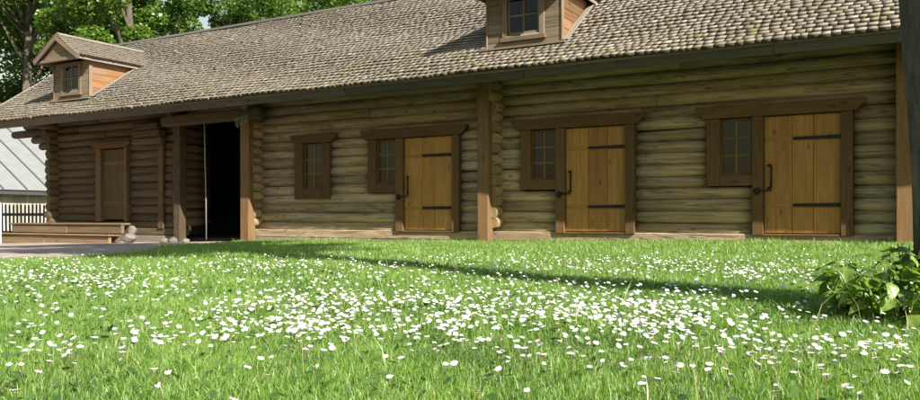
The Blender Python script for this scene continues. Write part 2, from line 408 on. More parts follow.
# back and gable walls, floor
board('back_wall', WALL_L, WALL_R, DEPTH, DEPTH + .2, -.4, roof_z(DEPTH) - .02, M['inner_shade'], barn, 0, 0)
for x in (WALL_L + .02, WALL_R - .22):
    prism('gable_wall', [(.22, 2.9), (DEPTH - .01, 2.9), (DEPTH - .01, roof_z(DEPTH) - .05), (RIDGE_Y, Z_RIDGE - .1), (.22, roof_z(.22) - .05)], 'x', x, x + .2, M['log'], barn, 0)
board('floor', WALL_L + .05, WALL_R - .05, .25, DEPTH - .02, -.35, .03, M['inner_shade'], barn, 0, 0)

# --- doors with their side windows
def muntin_window(name, x0, x1, z0, z1, cols, rows, yf, mat_z, mat_x, parent, bar=.034, deep=.03):
    """sash: outer frame is the mesh, panes and bars its pieces"""
    t = .035; bm = bmesh.new()
    cx, cz = (x0 + x1) / 2, (z0 + z1) / 2
    def bx(a0, a1, c0, c1):
        r = bmesh.ops.create_cube(bm, size=1)['verts']
        for v in r: v.co = Vector(((a0 + a1) / 2 - cx + v.co.x * (a1 - a0), v.co.y * .045, (c0 + c1) / 2 - cz + v.co.z * (c1 - c0)))
    bx(x0, x0 + t, z0, z1); bx(x1 - t, x1, z0, z1); bx(x0 + t, x1 - t, z1 - t, z1); bx(x0 + t, x1 - t, z0, z0 + t)
    me = bpy.data.meshes.new(name); bm.to_mesh(me); bm.free()
    w = obj(name, me, mat_z, parent, (cx, yf, cz))
    ix0, ix1, iz0, iz1 = x0 + t - cx, x1 - t - cx, z0 + t - cz, z1 - t - cz
    for i in range(1, cols):
        x = ix0 + (ix1 - ix0) * i / cols; board('muntin', x - bar / 2, x + bar / 2, -.012, .015, iz0, iz1, M['post'], w, .003, 0)
    for j in range(1, rows):
        z = iz0 + (iz1 - iz0) * j / rows; board('muntin', ix0, ix1, -.015, .012, z - bar / 2, z + bar / 2, M['post_x'], w, .003, 0)
    pw, ph = (ix1 - ix0) / cols, (iz1 - iz0) / rows
    pm = box_mesh(pw - .004, .004, ph - .004, 0, 0, 'pane')
    for i in range(cols):
        for j in range(rows):
            obj('pane', pm, M['glass'], w, (ix0 + pw * (i + .5), .004, iz0 + ph * (j + .5)), (R(random.uniform(-.6, .6)), 0, R(random.uniform(-.6, .6))))
    return w
def lintel(x0, x1, z0, z1, yf=-.05, parent=None):
    h = z1 - z0   # board with its lower corners cut away
    prism('lintel', [(x0, z1), (x1, z1), (x1, z1 - h * .35), (x1 - .13, z0), (x0 + .13, z0), (x0, z1 - h * .35)], 'y', yf, .16, M['frame_x'], parent or barn, .006)
def plank_door(x0, x1, z0, z1, yf, mz, mx, hinge_right=True, hardware=True):
    cx, cz = (x0 + x1) / 2, (z0 + z1) / 2
    d = obj('door', box_mesh(x1 - x0, .03, z1 - z0, .003, 0, 'door'), mz, barn, (cx, yf + .06, cz))
    n = 3; ws = [random.uniform(.8, 1.25) for _ in range(n)]; s = sum(ws); x = x0 - cx
    zb = [z0 - cz + .008, -.50 * (z1 - z0) + (z1 - z0) * .24, .5 * (z1 - z0) - (z1 - z0) * .20, z1 - cz - .008]
    for w in ws:
        w = w / s * (x1 - x0)
        board('plank', x + .003, x + w - .003, -.06 + random.uniform(-.003, .003), -.018, zb[0], zb[3], mz, d, .004, .0015); x += w
    for zz in zb[1:3]:
        board('batten', x0 - cx + .01, x1 - cx - .01, -.068, -.05, zz - .035, zz + .035, mx, d, .006, .002)
    if not hardware: return d
    W_ = x1 - x0; e = x1 - cx
    for zz in zb[1:3]:
        prism('strap_hinge', [(e - W_ * .62, zz + .005), (e - W_ * .60, zz + .022), (e + .09, zz + .028), (e + .09, zz - .028), (e - W_ * .60, zz - .022), (e - W_ * .62, zz - .005)], 'y', -.092, -.076, M['iron'], d, .002)
        tube('hinge_pin', [(e + .012, -.095, zz - .05), (e + .012, -.095, zz + .05)], .016, M['iron'], d, 8)
    hx = x0 - cx + .10
    tube('handle', [(hx - .045, -.062, .14), (hx, -.10, .15), (hx + .012, -.125, .12), (hx + .012, -.125, -.16), (hx, -.10, -.20), (hx - .045, -.062, -.20)], .017, M['iron'], d, 8)
    board('latch_bar', hx - .25, hx + .02, -.145, -.13, -.255, -.225, M['iron'], d, .003, 0)
    tube('padlock', [(hx - .19, -.155, -.30), (hx - .19, -.155, -.28), (hx - .19, -.155, -.22), (hx - .19, -.155, -.20)], [.02, .042, .042, .02], M['iron'], d, 10)
    return d
for l, r in DOORS:
    zt, zb = 2.06, .265
    plank_door(l, r, zb, zt, -.01, M['plank'], M['batten'])
    board('door_jamb', l - .165, l - .004, -.085, .16, zb - .03, zt, M['frame_z'], barn, .006, .002)
    board('door_jamb', r + .004, r + .165, -.085, .16, zb - .03, zt, M['frame_z'], barn, .006, .002)
    board('threshold', l - .002, r + .002, -.075, .16, zb - .035, zb - .006, M['frame_x'], barn, .004, 0)
    lintel(l - 1.02, r + .33, zt + .004, zt + .19, -.10)
    wx0, wx1 = l - .655, l - .168
    muntin_window('window', wx0, wx1, 1.17, zt - .005, 2, 3, .02, M['frame_z'], M['frame_x'], barn)
    board('window_casing', wx0 - .20, wx0 - .002, -.065, .16, 1.004, zt, M['frame_z'], barn, .006, .002)
    board('window_sill', wx0 - .22, wx1 + .0, -.075, .16, 1.0 - .002, 1.168, M['frame_x'], barn, .006, .002) if False else board('window_sill', wx0 - .001, wx1, -.07, .16, 1.0, 1.168, M['frame_x'], barn, .006, .002)
# the lone window
muntin_window('window', -11.30, -10.78, 1.09, 2.06, 2, 3, .02, M['frame_z'], M['frame_x'], barn)
board('window_casing', -11.53, -11.303, -.065, .16, .9, 2.065, M['frame_z'], barn)
board('window_casing', -10.777, -10.585, -.065, .16, .9, 2.065, M['frame_z'], barn)
board('window_sill', -11.30, -10.78, -.07, .16, .9, 1.087, M['frame_x'], barn)
lintel(-11.62, -10.40, 2.07, 2.25, -.10)
# the door by the steps
M['old_plank'] = wood('old_plank_wood', (.085, .055, .028), (.17, .115, .06), (.12, .085, .05), 'z', .8, bump=.4)
plank_door(-17.92, -17.02, .46, 2.22, .0, M['old_plank'], M['old_plank'], hardware=False)
board('door_jamb', -18.12, -17.924, -.08, .16, .42, 2.24, M['old_plank'], barn)
board('door_jamb', -17.016, -16.93, -.08, .16, .42, 2.24, M['old_plank'], barn)
lintel(-18.3, -16.8, 2.245, 2.40, -.10)
board('pilaster_board', -15.80, -15.62, -.07, -.005, .25, 2.35, M['old_plank'], barn)
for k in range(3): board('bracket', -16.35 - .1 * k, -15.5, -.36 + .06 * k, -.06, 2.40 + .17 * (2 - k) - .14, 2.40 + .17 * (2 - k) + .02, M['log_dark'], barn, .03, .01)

# --- roof
def shingles(O, U, Vv, Nn, length, rise, inside=None, expo=.124, wmin=.085, wmax=.175, wave=True):
    """split shingles in courses; returns verts (n,8,3), centres, tints"""
    out = []; cen = []; tin = []
    O, U, Vv, Nn = [np.array(a, float) for a in (O, U, Vv, Nn)]
    nc = int(rise / expo) + 1
    for c in range(nc):
        x = -random.uniform(0, .1)
        while x < length:
            w = random.uniform(wmin, wmax); x0, x1 = max(0, x), min(length, x + w - random.uniform(.0008, .003)); x += w
            if x1 - x0 < .03: continue
            v0 = c * expo + random.uniform(-.007, .007) - (.02 if random.random() < .04 else 0) - .03; v1 = min(v0 + .21, rise + .02)
            if v1 - v0 < .05: continue
            xm = (x0 + x1) / 2
            if inside is not None and not inside(xm, v0 + .07): continue
            g = O + U * xm
            lift = .012 * math.sin(g[0] * .9 + c * .35) + .008 * math.sin(g[0] * 2.7 - c * .8) if wave else 0
            b = random.uniform(.0285, .0312) + (random.uniform(.004, .012) if random.random() < .03 else 0); sk = random.uniform(-.003, .003); tw = random.uniform(-.0015, .0015)
            pts = [(x0, v0 + sk, lift - .012), (x1, v0 - sk, lift - .012), (x1, v0 - sk, lift + b + tw), (x0, v0 + sk, lift + b - tw),
                   (x0, v1, lift - .012), (x1, v1, lift - .012), (x1, v1, lift - .006), (x0, v1, lift - .006)]
            out.append([O + U * p[0] + Vv * p[1] + Nn * p[2] for p in pts]); cen.append(O + U * xm + Vv * (v0 + .07)); tin.append(min(1, max(0, random.gauss(.54, .14))))
    return np.array(out), np.array(cen), np.array(tin)
SF = np.array([[0, 1, 2, 3], [3, 2, 6, 7], [1, 5, 6, 2], [4, 0, 3, 7]])
def shingle_mesh(name, P, T):
    n = len(P); Fc = (SF[None] + (np.arange(n) * 8)[:, None, None]).reshape(-1, 4)
    TT = np.repeat(T[:, None] * .75 + .25, 4, 1); TT[:, 0] = .02 + .1 * T          # butt ends darkened: end grain, and course shade put into the tint
    return from_arrays(name, P.reshape(-1, 3), Fc, False, TT.ravel())
SL = math.hypot(1, TP); VF = (0, 1 / SL, TP / SL); NF = (0, -TP / SL, 1 / SL); NB = (0, TP / SL, 1 / SL); VB = (0, -1 / SL, TP / SL)
RUN = (RIDGE_Y + E_OUT) * SL
th = .05
bm = bmesh.new(); prof = [(-E_OUT + .02, Z_EAVE - .02 - th), (RIDGE_Y, Z_RIDGE - .03 - th), (2 * RIDGE_Y + E_OUT - .02, Z_EAVE - .02 - th),
                          (2 * RIDGE_Y + E_OUT - .02, Z_EAVE - .02 - 0.002), (RIDGE_Y, Z_RIDGE - .02), (-E_OUT + .02, Z_EAVE - .02)]
me = bpy.data.meshes.new('roof')
A = [bm.verts.new((X_L + .02, y, z)) for y, z in prof]; B = [bm.verts.new((X_R - .02, y, z)) for y, z in prof]
bm.faces.new((A[0], A[1], A[4], A[5])); bm.faces.new((A[1], A[2], A[3], A[4])); bm.faces.new((B[5], B[4], B[1], B[0])); bm.faces.new((B[4], B[3], B[2], B[1]))
for i in range(6): bm.faces.new((A[i], B[i], B[(i + 1) % 6], A[(i + 1) % 6]))
bmesh.ops.recalc_face_normals(bm, faces=bm.faces[:]); bm.to_mesh(me); bm.free()
roof = obj('roof', me, M['deck'], barn)
P, C, T = shingles((X_L, -E_OUT, Z_EAVE), (1, 0, 0), VF, NF, X_R - X_L, RUN)
scr = np.array([project(c) for c in C]); inview = (scr[:, 0] > 5) & (scr[:, 0] < 893) & (scr[:, 1] > 2)
order = np.argsort(np.where(inview, scr[:, 2], 1e9))[:300]; near = np.zeros(len(P), bool); near[order] = True
o = obj('shingle_field', shingle_mesh('shingle_field', P[~near], T[~near]), M['shingle'], roof, kind='stuff')
for p, t, c in zip(P[near], T[near], C[near]):
    obj('shingle', shingle_mesh('shingle', (p - c)[None], np.array([t])), M['shingle'], roof, tuple(c))
P, C, T = shingles((X_L, 2 * RIDGE_Y + E_OUT, Z_EAVE), (1, 0, 0), VB, NB, X_R - X_L, RUN, None, .16, .14, .24)
obj('rear_shingle_field', shingle_mesh('rear_shingle_field', P, T), M['shingle'], roof, kind='stuff')
# fascia: square to the slope, in lengths
x = X_L
while x < X_R:
    xe = min(X_R, x + random.uniform(3.5, 5.0))
    f = board('fascia_board', x + .003, xe - .003, -.02, .02, -.18, -.01, M['fascia'], roof, .005, .003)
    f.rotation_euler = (math.atan(TP), 0, 0); f.location = Vector(((x + xe) / 2, -E_OUT + .03, Z_EAVE - .02)) + Vector(NF) * -.105; x = xe
x = X_L - .02
while x < X_R:
    xe = min(X_R + .02, x + random.uniform(3, 4.5))
    for sgn in (-1, 1):
        r = board('ridge_board', x + .003, xe - .003, -.085, .085, -.012, .012, M['fascia'], roof, .004, .004)
        r.rotation_euler = (-sgn * math.atan(TP), 0, 0); r.location = ((x + xe) / 2, RIDGE_Y + sgn * .07, Z_RIDGE - TP * .07 + .045)
    x = xe
for xb in (X_L - .01, X_R + .01):
    for sgn in (-1, 1):
        b_ = board('barge_board', -.02, .02, -RUN / 2, RUN / 2, -.16, .03, M['grey_y'], roof, .005, .003)
        ang = math.atan(TP); b_.rotation_euler = (-sgn * ang, 0, 0)
        yc = RIDGE_Y + sgn * (RIDGE_Y + E_OUT) / 2; b_.location = (xb, yc, roof_z(yc) - .07)
# rafters under the eave
rm = box_mesh(.11, 2.0, .13, .008, .004, 'rafter')
for i in range(26):
    x = X_L + .55 + i * 1.08
    r = obj('rafter', rm, M['deck'], roof, (x, -.30, roof_z(-.30) - .165), (math.atan(TP), 0, 0))

# --- dormers
def dormer(xc):
    hw, yf, ze, za = .685, -.775, 4.32, 4.86
    zb = roof_z(yf)                                    # where the front meets the roof
    yb = (ze - Z_EAVE) / TP - E_OUT                    # where the eave level meets the roof
    def L(a): return a - xc
    # core walls
    bm = bmesh.new()
    fr = [(-hw + .03, zb - .15), (hw - .03, zb - .15), (hw - .03, ze), (0, za - .08), (-hw + .03, ze)]
    # front wall has the window opening; build it from strips behind the boards
    def quad(a): bm.faces.new([bm.verts.new(p) for p in a])
    for sx in (-1, 1):
        x = sx * (hw - .03); quad([(x, yf + .03, zb - .15), (x, yb + .4, ze), (x, yf + .03, ze)])
    wx, wz0, wz1 = .30, zb + .20, zb + .86
    y = yf + .03
    quad([(-hw + .03, y, zb - .15), (-wx, y, zb - .15), (-wx, y, ze), (-hw + .03, y, ze)]); quad([(wx, y, zb - .15), (hw - .03, y, zb - .15), (hw - .03, y, ze), (wx, y, ze)])
    quad([(-wx, y, zb - .15), (wx, y, zb - .15), (wx, y, wz0), (-wx, y, wz0)]); quad([(-wx, y, wz1), (wx, y, wz1), (wx, y, ze), (-wx, y, ze)])
    quad([(-wx, y + .5, wz0 - .1), (wx, y + .5, wz0 - .1), (wx, y + .5, wz1 + .1), (-wx, y + .5, wz1 + .1)])
    me = bpy.data.meshes.new('dormer'); bm.to_mesh(me); bm.free()
    d = obj('dormer', me, M['deck'], barn, (xc, 0, 0))
    # front boards
    z = zb - .05; bh = .165
    while z < ze - .02:
        z1 = min(ze, z + bh)
        if z1 <= wz0 + .03 or z >= wz1 - .03: board('board', -hw, hw, yf, yf + .022, z + .002, z1 - .002, M['dormer_x'], d, .004, .002)
        else:
            board('board', -hw, -wx - .01, yf, yf + .022, z + .002, z1 - .002, M['dormer_x'], d, .004, .002)
            board('board', wx + .01, hw, yf, yf + .022, z + .002, z1 - .002, M['dormer_x'], d, .004, .002)
        z = z1
    # side boards, cut to the slope of the roof
    for sx in (-1, 1):
        z = zb - .05
        while z < ze - .01:
            z1 = min(ze, z + bh)
            y0 = yf + .024; ya = (z - Z_EAVE) / TP - E_OUT + .12; yb_ = (z1 - Z_EAVE) / TP - E_OUT + .12
            a0 = sx * hw; a1 = sx * (hw - .022)
            prism('board', [(y0, z + .003), (max(ya, y0 + .02), z + .003), (yb_, z1 - .003), (y0, z1 - .003)], 'x', min(a0, a1), max(a0, a1), M['orange_y'], d, .003)
            z = z1
        board('corner_board', sx * (hw + .012) - .012, sx * (hw + .012) + .012, yf - .02, yf + .07, zb - .06, ze, M['dormer_z'], d, .004, .001)
        # flashing board lying on the shingles along the side
        r = board('flashing_board', -.05, .05, -.5 * (yb - yf) * SL, .5 * (yb - yf) * SL, -.014, .014, M['grey_y'], d, .003, .002)
        r.rotation_euler = (math.atan(TP), 0, 0); ym = (yf + yb) / 2 - .02; r.location = (sx * (hw + .075), ym, roof_z(ym) + .055)
    board('sill_board', -hw - .10, hw + .10, yf - .10, yf - .004, zb - .015, zb + .02, M['dormer_x'], d, .004, .002)
    # window
    for sx in (-1, 1): board('window_casing', sx * (wx + .045) - .045, sx * (wx + .045) + .045, yf - .035, yf - .002, wz0 - .02, wz1 + .06, M['dormer_z'], d, .004, .001)
    board('window_casing', -wx, wx, yf - .03, yf - .002, wz1, wz1 + .07, M['dormer_x'], d, .004, .001)
    board('window_sill', -wx - .12, wx + .12, yf - .075, yf - .002, wz0 - .09, wz0 - .022, M['dormer_x'], d, .004, .001)
    prism('sill_slope', [(yf - .001, wz0 + .035), (yf - .06, wz0 - .018), (yf - .001, wz0 - .018)], 'x', -wx + .002, wx - .002, M['dormer_x'], d, .002)
    bar = .03; ys = yf + .012
    for x in (-wx + .025, 0, wx - .025): board('muntin', x - bar / 2, x + bar / 2, ys - .015, ys + .015, wz0 + .03, wz1, M['dormer_z'], d, .003, 0)
    for zz in (wz0 + .05, (wz0 + wz1) / 2 + .02, wz1 - .02):
        for sx in (-1, 1): board('muntin', min(sx * .017, sx * (wx - .042)), max(sx * .017, sx * (wx - .042)), ys - .013, ys + .013, zz - bar / 2, zz + bar / 2, M['dormer_x'], d, .003, 0)
    pm = box_mesh(wx - .05, .004, (wz1 - wz0) / 2 - .05, 0, 0, 'pane')
    for sx in (-1, 1):
        for j in (0, 1): obj('pane', pm, M['glass'], d, (sx * wx / 2, ys + .003, wz0 + .04 + (wz1 - wz0) * (.25 + .48 * j)))
    # pediment, roof
    ov, ho = .42, .17; yo = yf - ov; tp2 = (za - ze) / (hw + ho)
    board('pediment_beam', -hw - ho + .04, hw + ho - .04, yo + .05, yo + .13, ze - .035, ze + .04, M['dormer_x'], d, .005, .002)
    n = 4
    for k in range(n):                                  # pediment boards
        z0_ = ze + .042 + (za - ze - .09) * k / n; z1_ = ze + .042 + (za - ze - .09) * (k + 1) / n
        x0_ = (za - z0_ - .03) / tp2; x1_ = max(.01, (za - z1_ - .03) / tp2)
        prism('board', [(-x0_, z0_), (x0_, z0_), (x1_, z1_), (-x1_, z1_)], 'y', yo + .085, yo + .105, M['dormer_x'], d, .002)
    ln = math.hypot(hw + ho, za - ze); ang = math.atan(tp2)
    for sx in (-1, 1):
        b_ = board('barge_board', -ln / 2 - .03, ln / 2 + .01, -.018, .018, -.075, .045, M['dormer_x'], d, .004, .002)
        b_.rotation_euler = (0, sx * ang, 0); b_.location = (sx * (hw + ho) / 2, yo, (za + ze) / 2 - .01)
        # soffit/eave board along the side
        yend = yb + .1
        board('eave_board', sx * (hw + ho - .03) - .015, sx * (hw + ho - .03) + .015, yo + .02, yend, ze - .05, ze + .035, M['grey_y'], d, .004, .002)
        # deck of this slope
        yr = (za - Z_EAVE) / TP - E_OUT
        bm = bmesh.new(); q = [(0, yo + .02, za), (sx * (hw + ho), yo + .02, ze), (sx * (hw + ho), yb + .15, ze), (0, yr + .15, za)]
        a = [bm.verts.new(Vector(p) + Vector((0, 0, .045))) for p in q]; b2 = [bm.verts.new(Vector(p) + Vector((0, 0, .015))) for p in q]
        bm.faces.new(a); bm.faces.new(b2[::-1])
        for i in range(4): bm.faces.new((a[i], b2[i], b2[(i + 1) % 4], a[(i + 1) % 4]))
        bmesh.ops.recalc_face_normals(bm, faces=bm.faces[:]); me = bpy.data.meshes.new('roof_deck'); bm.to_mesh(me); bm.free()
        obj('roof_deck', me, M['deck'], d)
        O = (sx * (hw + ho + .02), yo - .02, ze + .055); U = (0, 1, 0); ca, sa = math.cos(ang), math.sin(ang)
        Vd = (-sx * ca, 0, sa); Nd = (sx * sa, 0, ca)
        def ins(u, v):
            zz = ze + .05 + v * sa; return yo + u < (zz - Z_EAVE) / TP - E_OUT + .1
        P, C, T = shingles(O, U, Vd, Nd, 2.6, ln, ins, .115, .06, .11, False)
        obj('shingle_field', shingle_mesh('shingle_field', P, T * .5), M['shingle'], d, kind='stuff')
    yr = (za - Z_EAVE) / TP - E_OUT
    for sx in (-1, 1):
        r = board('ridge_board', -.05, .05, yo - .03, yr - .1, -.01, .01, M['grey_y'], d, .003, .002)
        r.rotation_euler = (0, sx * ang, 0); r.location = (sx * .042, (yo + yr) / 2, za + .075)
    return d
dormer(-18.05); dormer(-5.82)

# ------------------------------------------------------------------ things by the barn
# wooden rake head hung on the gate post
rk = thing('wooden_rake', 'pale wooden rake head with long pegs hung above the gateway post', 'rake', (-12.66, -.47, 2.62))
rk.scale = (.78, .78, .78); a0, a1 = Vector((-.24, 0, .0)), Vector((.27, 0, .09))
tube('crossbar', [a0, a1], .016, M['pale_iron'], rk, 8)
for k in range(7):
    p = a0.lerp(a1, .06 + .9 * k / 6); up, dn = random.uniform(.13, .2), random.uniform(.2, .29) * (.8 if k in (0, 6) else 1)
    s_ = .05 * (3 - k) / 3
    tube('peg', [p + Vector((-.2 * s_, -.018, up)), p + Vector((0, -.018, .0)), p + Vector((s_ * .6, -.018, -dn * .7)), p + Vector((s_ * 1.5, -.018, -dn))], [.009, .012, .011, .007], M['pale_iron'], rk, 6)
o = tube('hanging_rod', [(-13.84, -.36, .02), (-13.85, -.36, .9), (-13.88, -.36, 1.8), (-13.90, -.36, 2.66)], [.011, .012, .012, .012], M['pale_iron'], None, 8)
o['label'] = 'thin pale grey rod standing upright in the dark gateway'; o['category'] = 'rod'

# steps before the left-hand door
M['step'] = wood('step_wood', (.13, .085, .045), (.28, .185, .10), (.17, .13, .085), 'x', .8, bump=.5)
st = thing('wooden_steps', 'weathered two-tier wooden steps below the left-hand door', 'steps', (-17.7, -1.0, -.1))
def stb(n, x0, x1, y0, y1, z0, z1): board(n, x0 + 17.7, x1 + 17.7, y0 + 1.0, y1 + 1.0, z0 + .1, z1 + .1, M['step'], st, .014, .006)
for (x0, x1) in ((-19.85, -17.6), (-17.59, -15.62)):
    stb('riser', x0, x1, -1.20, -1.12, .14, .335)
for k in range(4): stb('tread', -19.9 + random.uniform(-.03, .03), -15.60 - .42 * k + random.uniform(-.03, .03), -1.23 + k * .29, -.95 + k * .29, .338, .378)
for (x0, x1) in ((-19.95, -17.9), (-17.89, -15.55)): stb('riser', x0, x1, -1.58, -1.50, -.22, .09)
for k in range(2): stb('tread', -20.0 + random.uniform(-.03, .03), -15.5, -1.62 + k * .2, -1.43 + k * .2, .093, .13)
def boulder(p, s, label, seed, group=None):
    bm = bmesh.new(); bmesh.ops.create_icosphere(bm, subdivisions=3, radius=1)
    r = random.Random(seed); ph = [r.uniform(0, 6) for _ in range(9)]
    for v in bm.verts:
        c = v.co; k = 1 + .13 * math.sin(2.3 * c.x + ph[0]) * math.sin(2.1 * c.y + ph[1]) + .09 * math.sin(4.1 * c.z + 3 * c.x + ph[2]) + .04 * math.sin(9 * c.y + 7 * c.x + ph[3])
        v.co = Vector((c.x * s[0] * k, c.y * s[1] * k, c.z * s[2] * k))
    me = bpy.data.meshes.new('boulder'); bm.to_mesh(me); bm.free(); me.polygons.foreach_set('use_smooth', [True] * len(me.polygons))
    o = obj('boulder', me, M['stone'], None, p, (0, 0, r.uniform(0, 3)), label=label, category='stone')
    if group: o['group'] = group
boulder((-15.32, -1.22, .05), (.16, .14, .11), 'pale rounded stone at the right end of the wooden steps', 1)
boulder((-15.42, -1.08, .22), (.09, .11, .11), 'pale block of stone standing on the rounded stone by the steps', 2)
for i, (x, s) in enumerate(((-15.0, .15), (-14.75, .17), (-14.4, .13))):
    boulder((x, -.55 + .05 * i, -.02), (s * .7, s * .6, s * .42), ['low stone nearest the steps at the gateway foot', 'wider low stone in the middle of three at the gateway foot', 'low stone farthest from the steps at the gateway foot'][i], 5 + i)

# picket fence beyond the corner
fx, fy = -24.0, 2.3
pf = thing('picket_fence', 'low dark picket fence between the steps and the grey-roofed shed', 'fence', (fx, fy, -.25))
dirv = Vector((ray(47, 210).x, ray(47, 210).y, 0)) ; fdir = Vector((.78, .62, 0))
pm = prism('picket', [(-.027, 0), (.027, 0), (.027, 1.24), (0, 1.30), (-.027, 1.24)], 'y', -.011, .011, M['fence'], pf, .003)
pmesh = pm.data; bpy.data.objects.remove(pm)
fa = math.atan2(fdir.y, fdir.x)
for k in range(-20, 34):
    obj('picket', pmesh, M['fence'], pf, (fdir.x * .112 * k, fdir.y * .112 * k, .66 + random.uniform(-.012, .012)), (0, R(random.uniform(-1, 1)), fa))
M['fence_x'] = wood('dark_fence_rail', (.045, .05, .055), (.11, .115, .12), (.07, .07, .07), 'x', 1)
for zz in (.30, .86):
    me = box_mesh(7.4, .04, .09, .006, .002, 'rail'); obj('rail', me, M['fence_x'], pf, fdir * .8 + Vector((.02 * 1, .035 * 1, zz)), (0, 0, fa))
for k in (12, 30):
    me = box_mesh(.1, .1, 1.3, .008, .003, 'fence_post'); obj('fence_post', me, M['fence'], pf, fdir * .15 * k + Vector((-.06, .1, .55)), (0, 0, fa))
wp = thing('gate_post', 'bluish white pointed wooden post at the left end of the steps', 'post', (-19.22, -1.92, -.3))
prism('shaft', [(-.09, 0), (.09, 0), (.09, 1.10), (0, 1.22), (-.09, 1.10)], 'y', -.05, .05, M['bluewhite'], wp, .006)
prism('shaft', [(-.13, .2), (-.1, .2), (-.1, .9), (-.13, .9)], 'y', -.04, .04, M['bluewhite'], wp, .004)

# grey metal-roofed shed, turned a quarter from the barn
M['metal'] = plain('galvanised_sheet', (.24, .245, .245), .6, .05, .12, 2.2, .1)
M['seam'] = plain('weathered_sheet_seam', (.10, .10, .10), .6, .1, .2, 3, .1)
M['shedwall'] = wood('shed_board', (.36, .32, .27), (.52, .47, .41), (.42, .38, .32), 'z', .8)
SX, SZ, SP = -34.0, 1.72, .63; sh = thing('storage_shed', 'low plank shed with pale grey seamed metal roof beyond the fence', 'shed', (SX, 8, -.3))
def sl_(p): return Vector(p) - Vector((SX, 8, -.3))
y = -2.0; RZ = SZ + SP * 5.5
zb_s = -.35
while y < 20:                                          # wall boards
    w = random.uniform(.2, .28); b_ = board('wall_board', 0, .03, 0, w - .006, 0, SZ - zb_s - .1, M['shedwall'], sh, .004, .002); b_.location = sl_((SX - .55, y + w / 2, (SZ + zb_s - .1) / 2)); y += w
y = -2.6; k = 0
while y < 20.4:                                        # roof sheets and their standing seams
    pw = 1.05
    for sgn in (1, -1):
        x_a, x_b = (SX, SX - 5.5) if sgn > 0 else (SX - 11.0, SX - 5.5)
        ln = math.hypot(5.5, 5.5 * SP); me = box_mesh(ln, pw - .004, .02, 0, 0, 'roof_sheet')
        o = obj('roof_sheet', me, M['metal'], sh, sl_(((x_a + x_b) / 2, y + pw / 2, (SZ + RZ) / 2)), (0, sgn * math.atan(SP), 0))
        me = box_mesh(ln, .06, .06, 0, 0, 'seam'); obj('seam', me, M['seam'], sh, sl_(((x_a + x_b) / 2, y, (SZ + RZ) / 2 + .035)), (0, sgn * math.atan(SP), 0))
    y += pw
prism('wall', [(SX - .6, zb_s), (SX - .6, SZ + .1), (SX - 5.5, RZ - .25), (SX - 10.4, SZ + .1), (SX - 10.4, zb_s)], 'y', -1.9, 19.9, M['shedwall'], sh, 0).location -= Vector((SX, 8, -.3))
b_ = board('eave_beam', -.06, .06, -11.3, 11.3, -.08, .08, M['fence'], sh, .01, .004); b_.location = sl_((SX - .12, 8.9, SZ - .13))

# ------------------------------------------------------------------ trees
M['bark'] = plain('ridged_bark', (.085, .065, .05), .95, 0, .45, 9, 1.0)
def bark_mat():
    N = NT('furrowed_bark'); tc = N.add('ShaderNodeTexCoord'); mp = N.add('ShaderNodeMapping'); mp.inputs['Scale'].default_value = (16, 16, 2.2)
    N.link(tc.outputs['Object'], mp.inputs['Vector']); g = N.noise(mp.outputs[0], 1.6, 7, .7, .6); w = N.noise(tc.outputs['Object'], 3, 4)
    c = N.ramp(g, [(.35, (.05, .04, .032)), (.58, (.17, .14, .11)), (.75, (.30, .26, .21))])
    c = N.mix(N.ramp(w, [(.5, 0), (.75, .5)]), c, (.10, .11, .06))
    N.link(c, N.b.inputs['Base Color']); N.b.inputs['Roughness'].default_value = .95; N.bump(g, 1.0, .05); return N.m
M['bark'] = bark_mat()
M['leaf'] = [leafy('maple_leaf_bright', (.085, .17, .02), (.21, .32, .05), .5), leafy('maple_leaf_mid', (.055, .12, .018), (.14, .235, .04), .45), leafy('maple_leaf_deep', (.04, .085, .016), (.10, .17, .035), .4)]
def leaf_cloud(centres, radii, n_each, size, rg, squash=.75):
    """diamond leaves spread in clumps, folded a little, mostly lying flat-ish"""
    P = []; 
    for c, r in zip(centres, radii):
        n = n_each if np.isscalar(n_each) else n_each
        d = rg.normal(size=(n, 3)); d /= np.linalg.norm(d, axis=1)[:, None]
        rad = r * (rg.random(n) ** .45)
        P.append(np.array(c) + d * rad[:, None] * np.array([1, 1, squash]))
    P = np.concatenate(P); n = len(P)
    nr = rg.normal(size=(n, 3)) * .55 + np.array([0, 0, .8]); nr /= np.linalg.norm(nr, axis=1)[:, None]
    t = rg.normal(size=(n, 3)); t -= nr * (t * nr).sum(1)[:, None]; t /= np.linalg.norm(t, axis=1)[:, None]; b = np.cross(nr, t)
    s = size * rg.uniform(.65, 1.3, n)[:, None]
    V = np.stack([P - t * s * .55, P + b * s * .42 + nr * s * .1, P + t * s * .6 - nr * s * .12, P - b * s * .42 + nr * s * .1], 1)
    V = V.reshape(-1, 3); Fc = np.arange(n * 4).reshape(-1, 4)
    return V, Fc, rg.random(n)
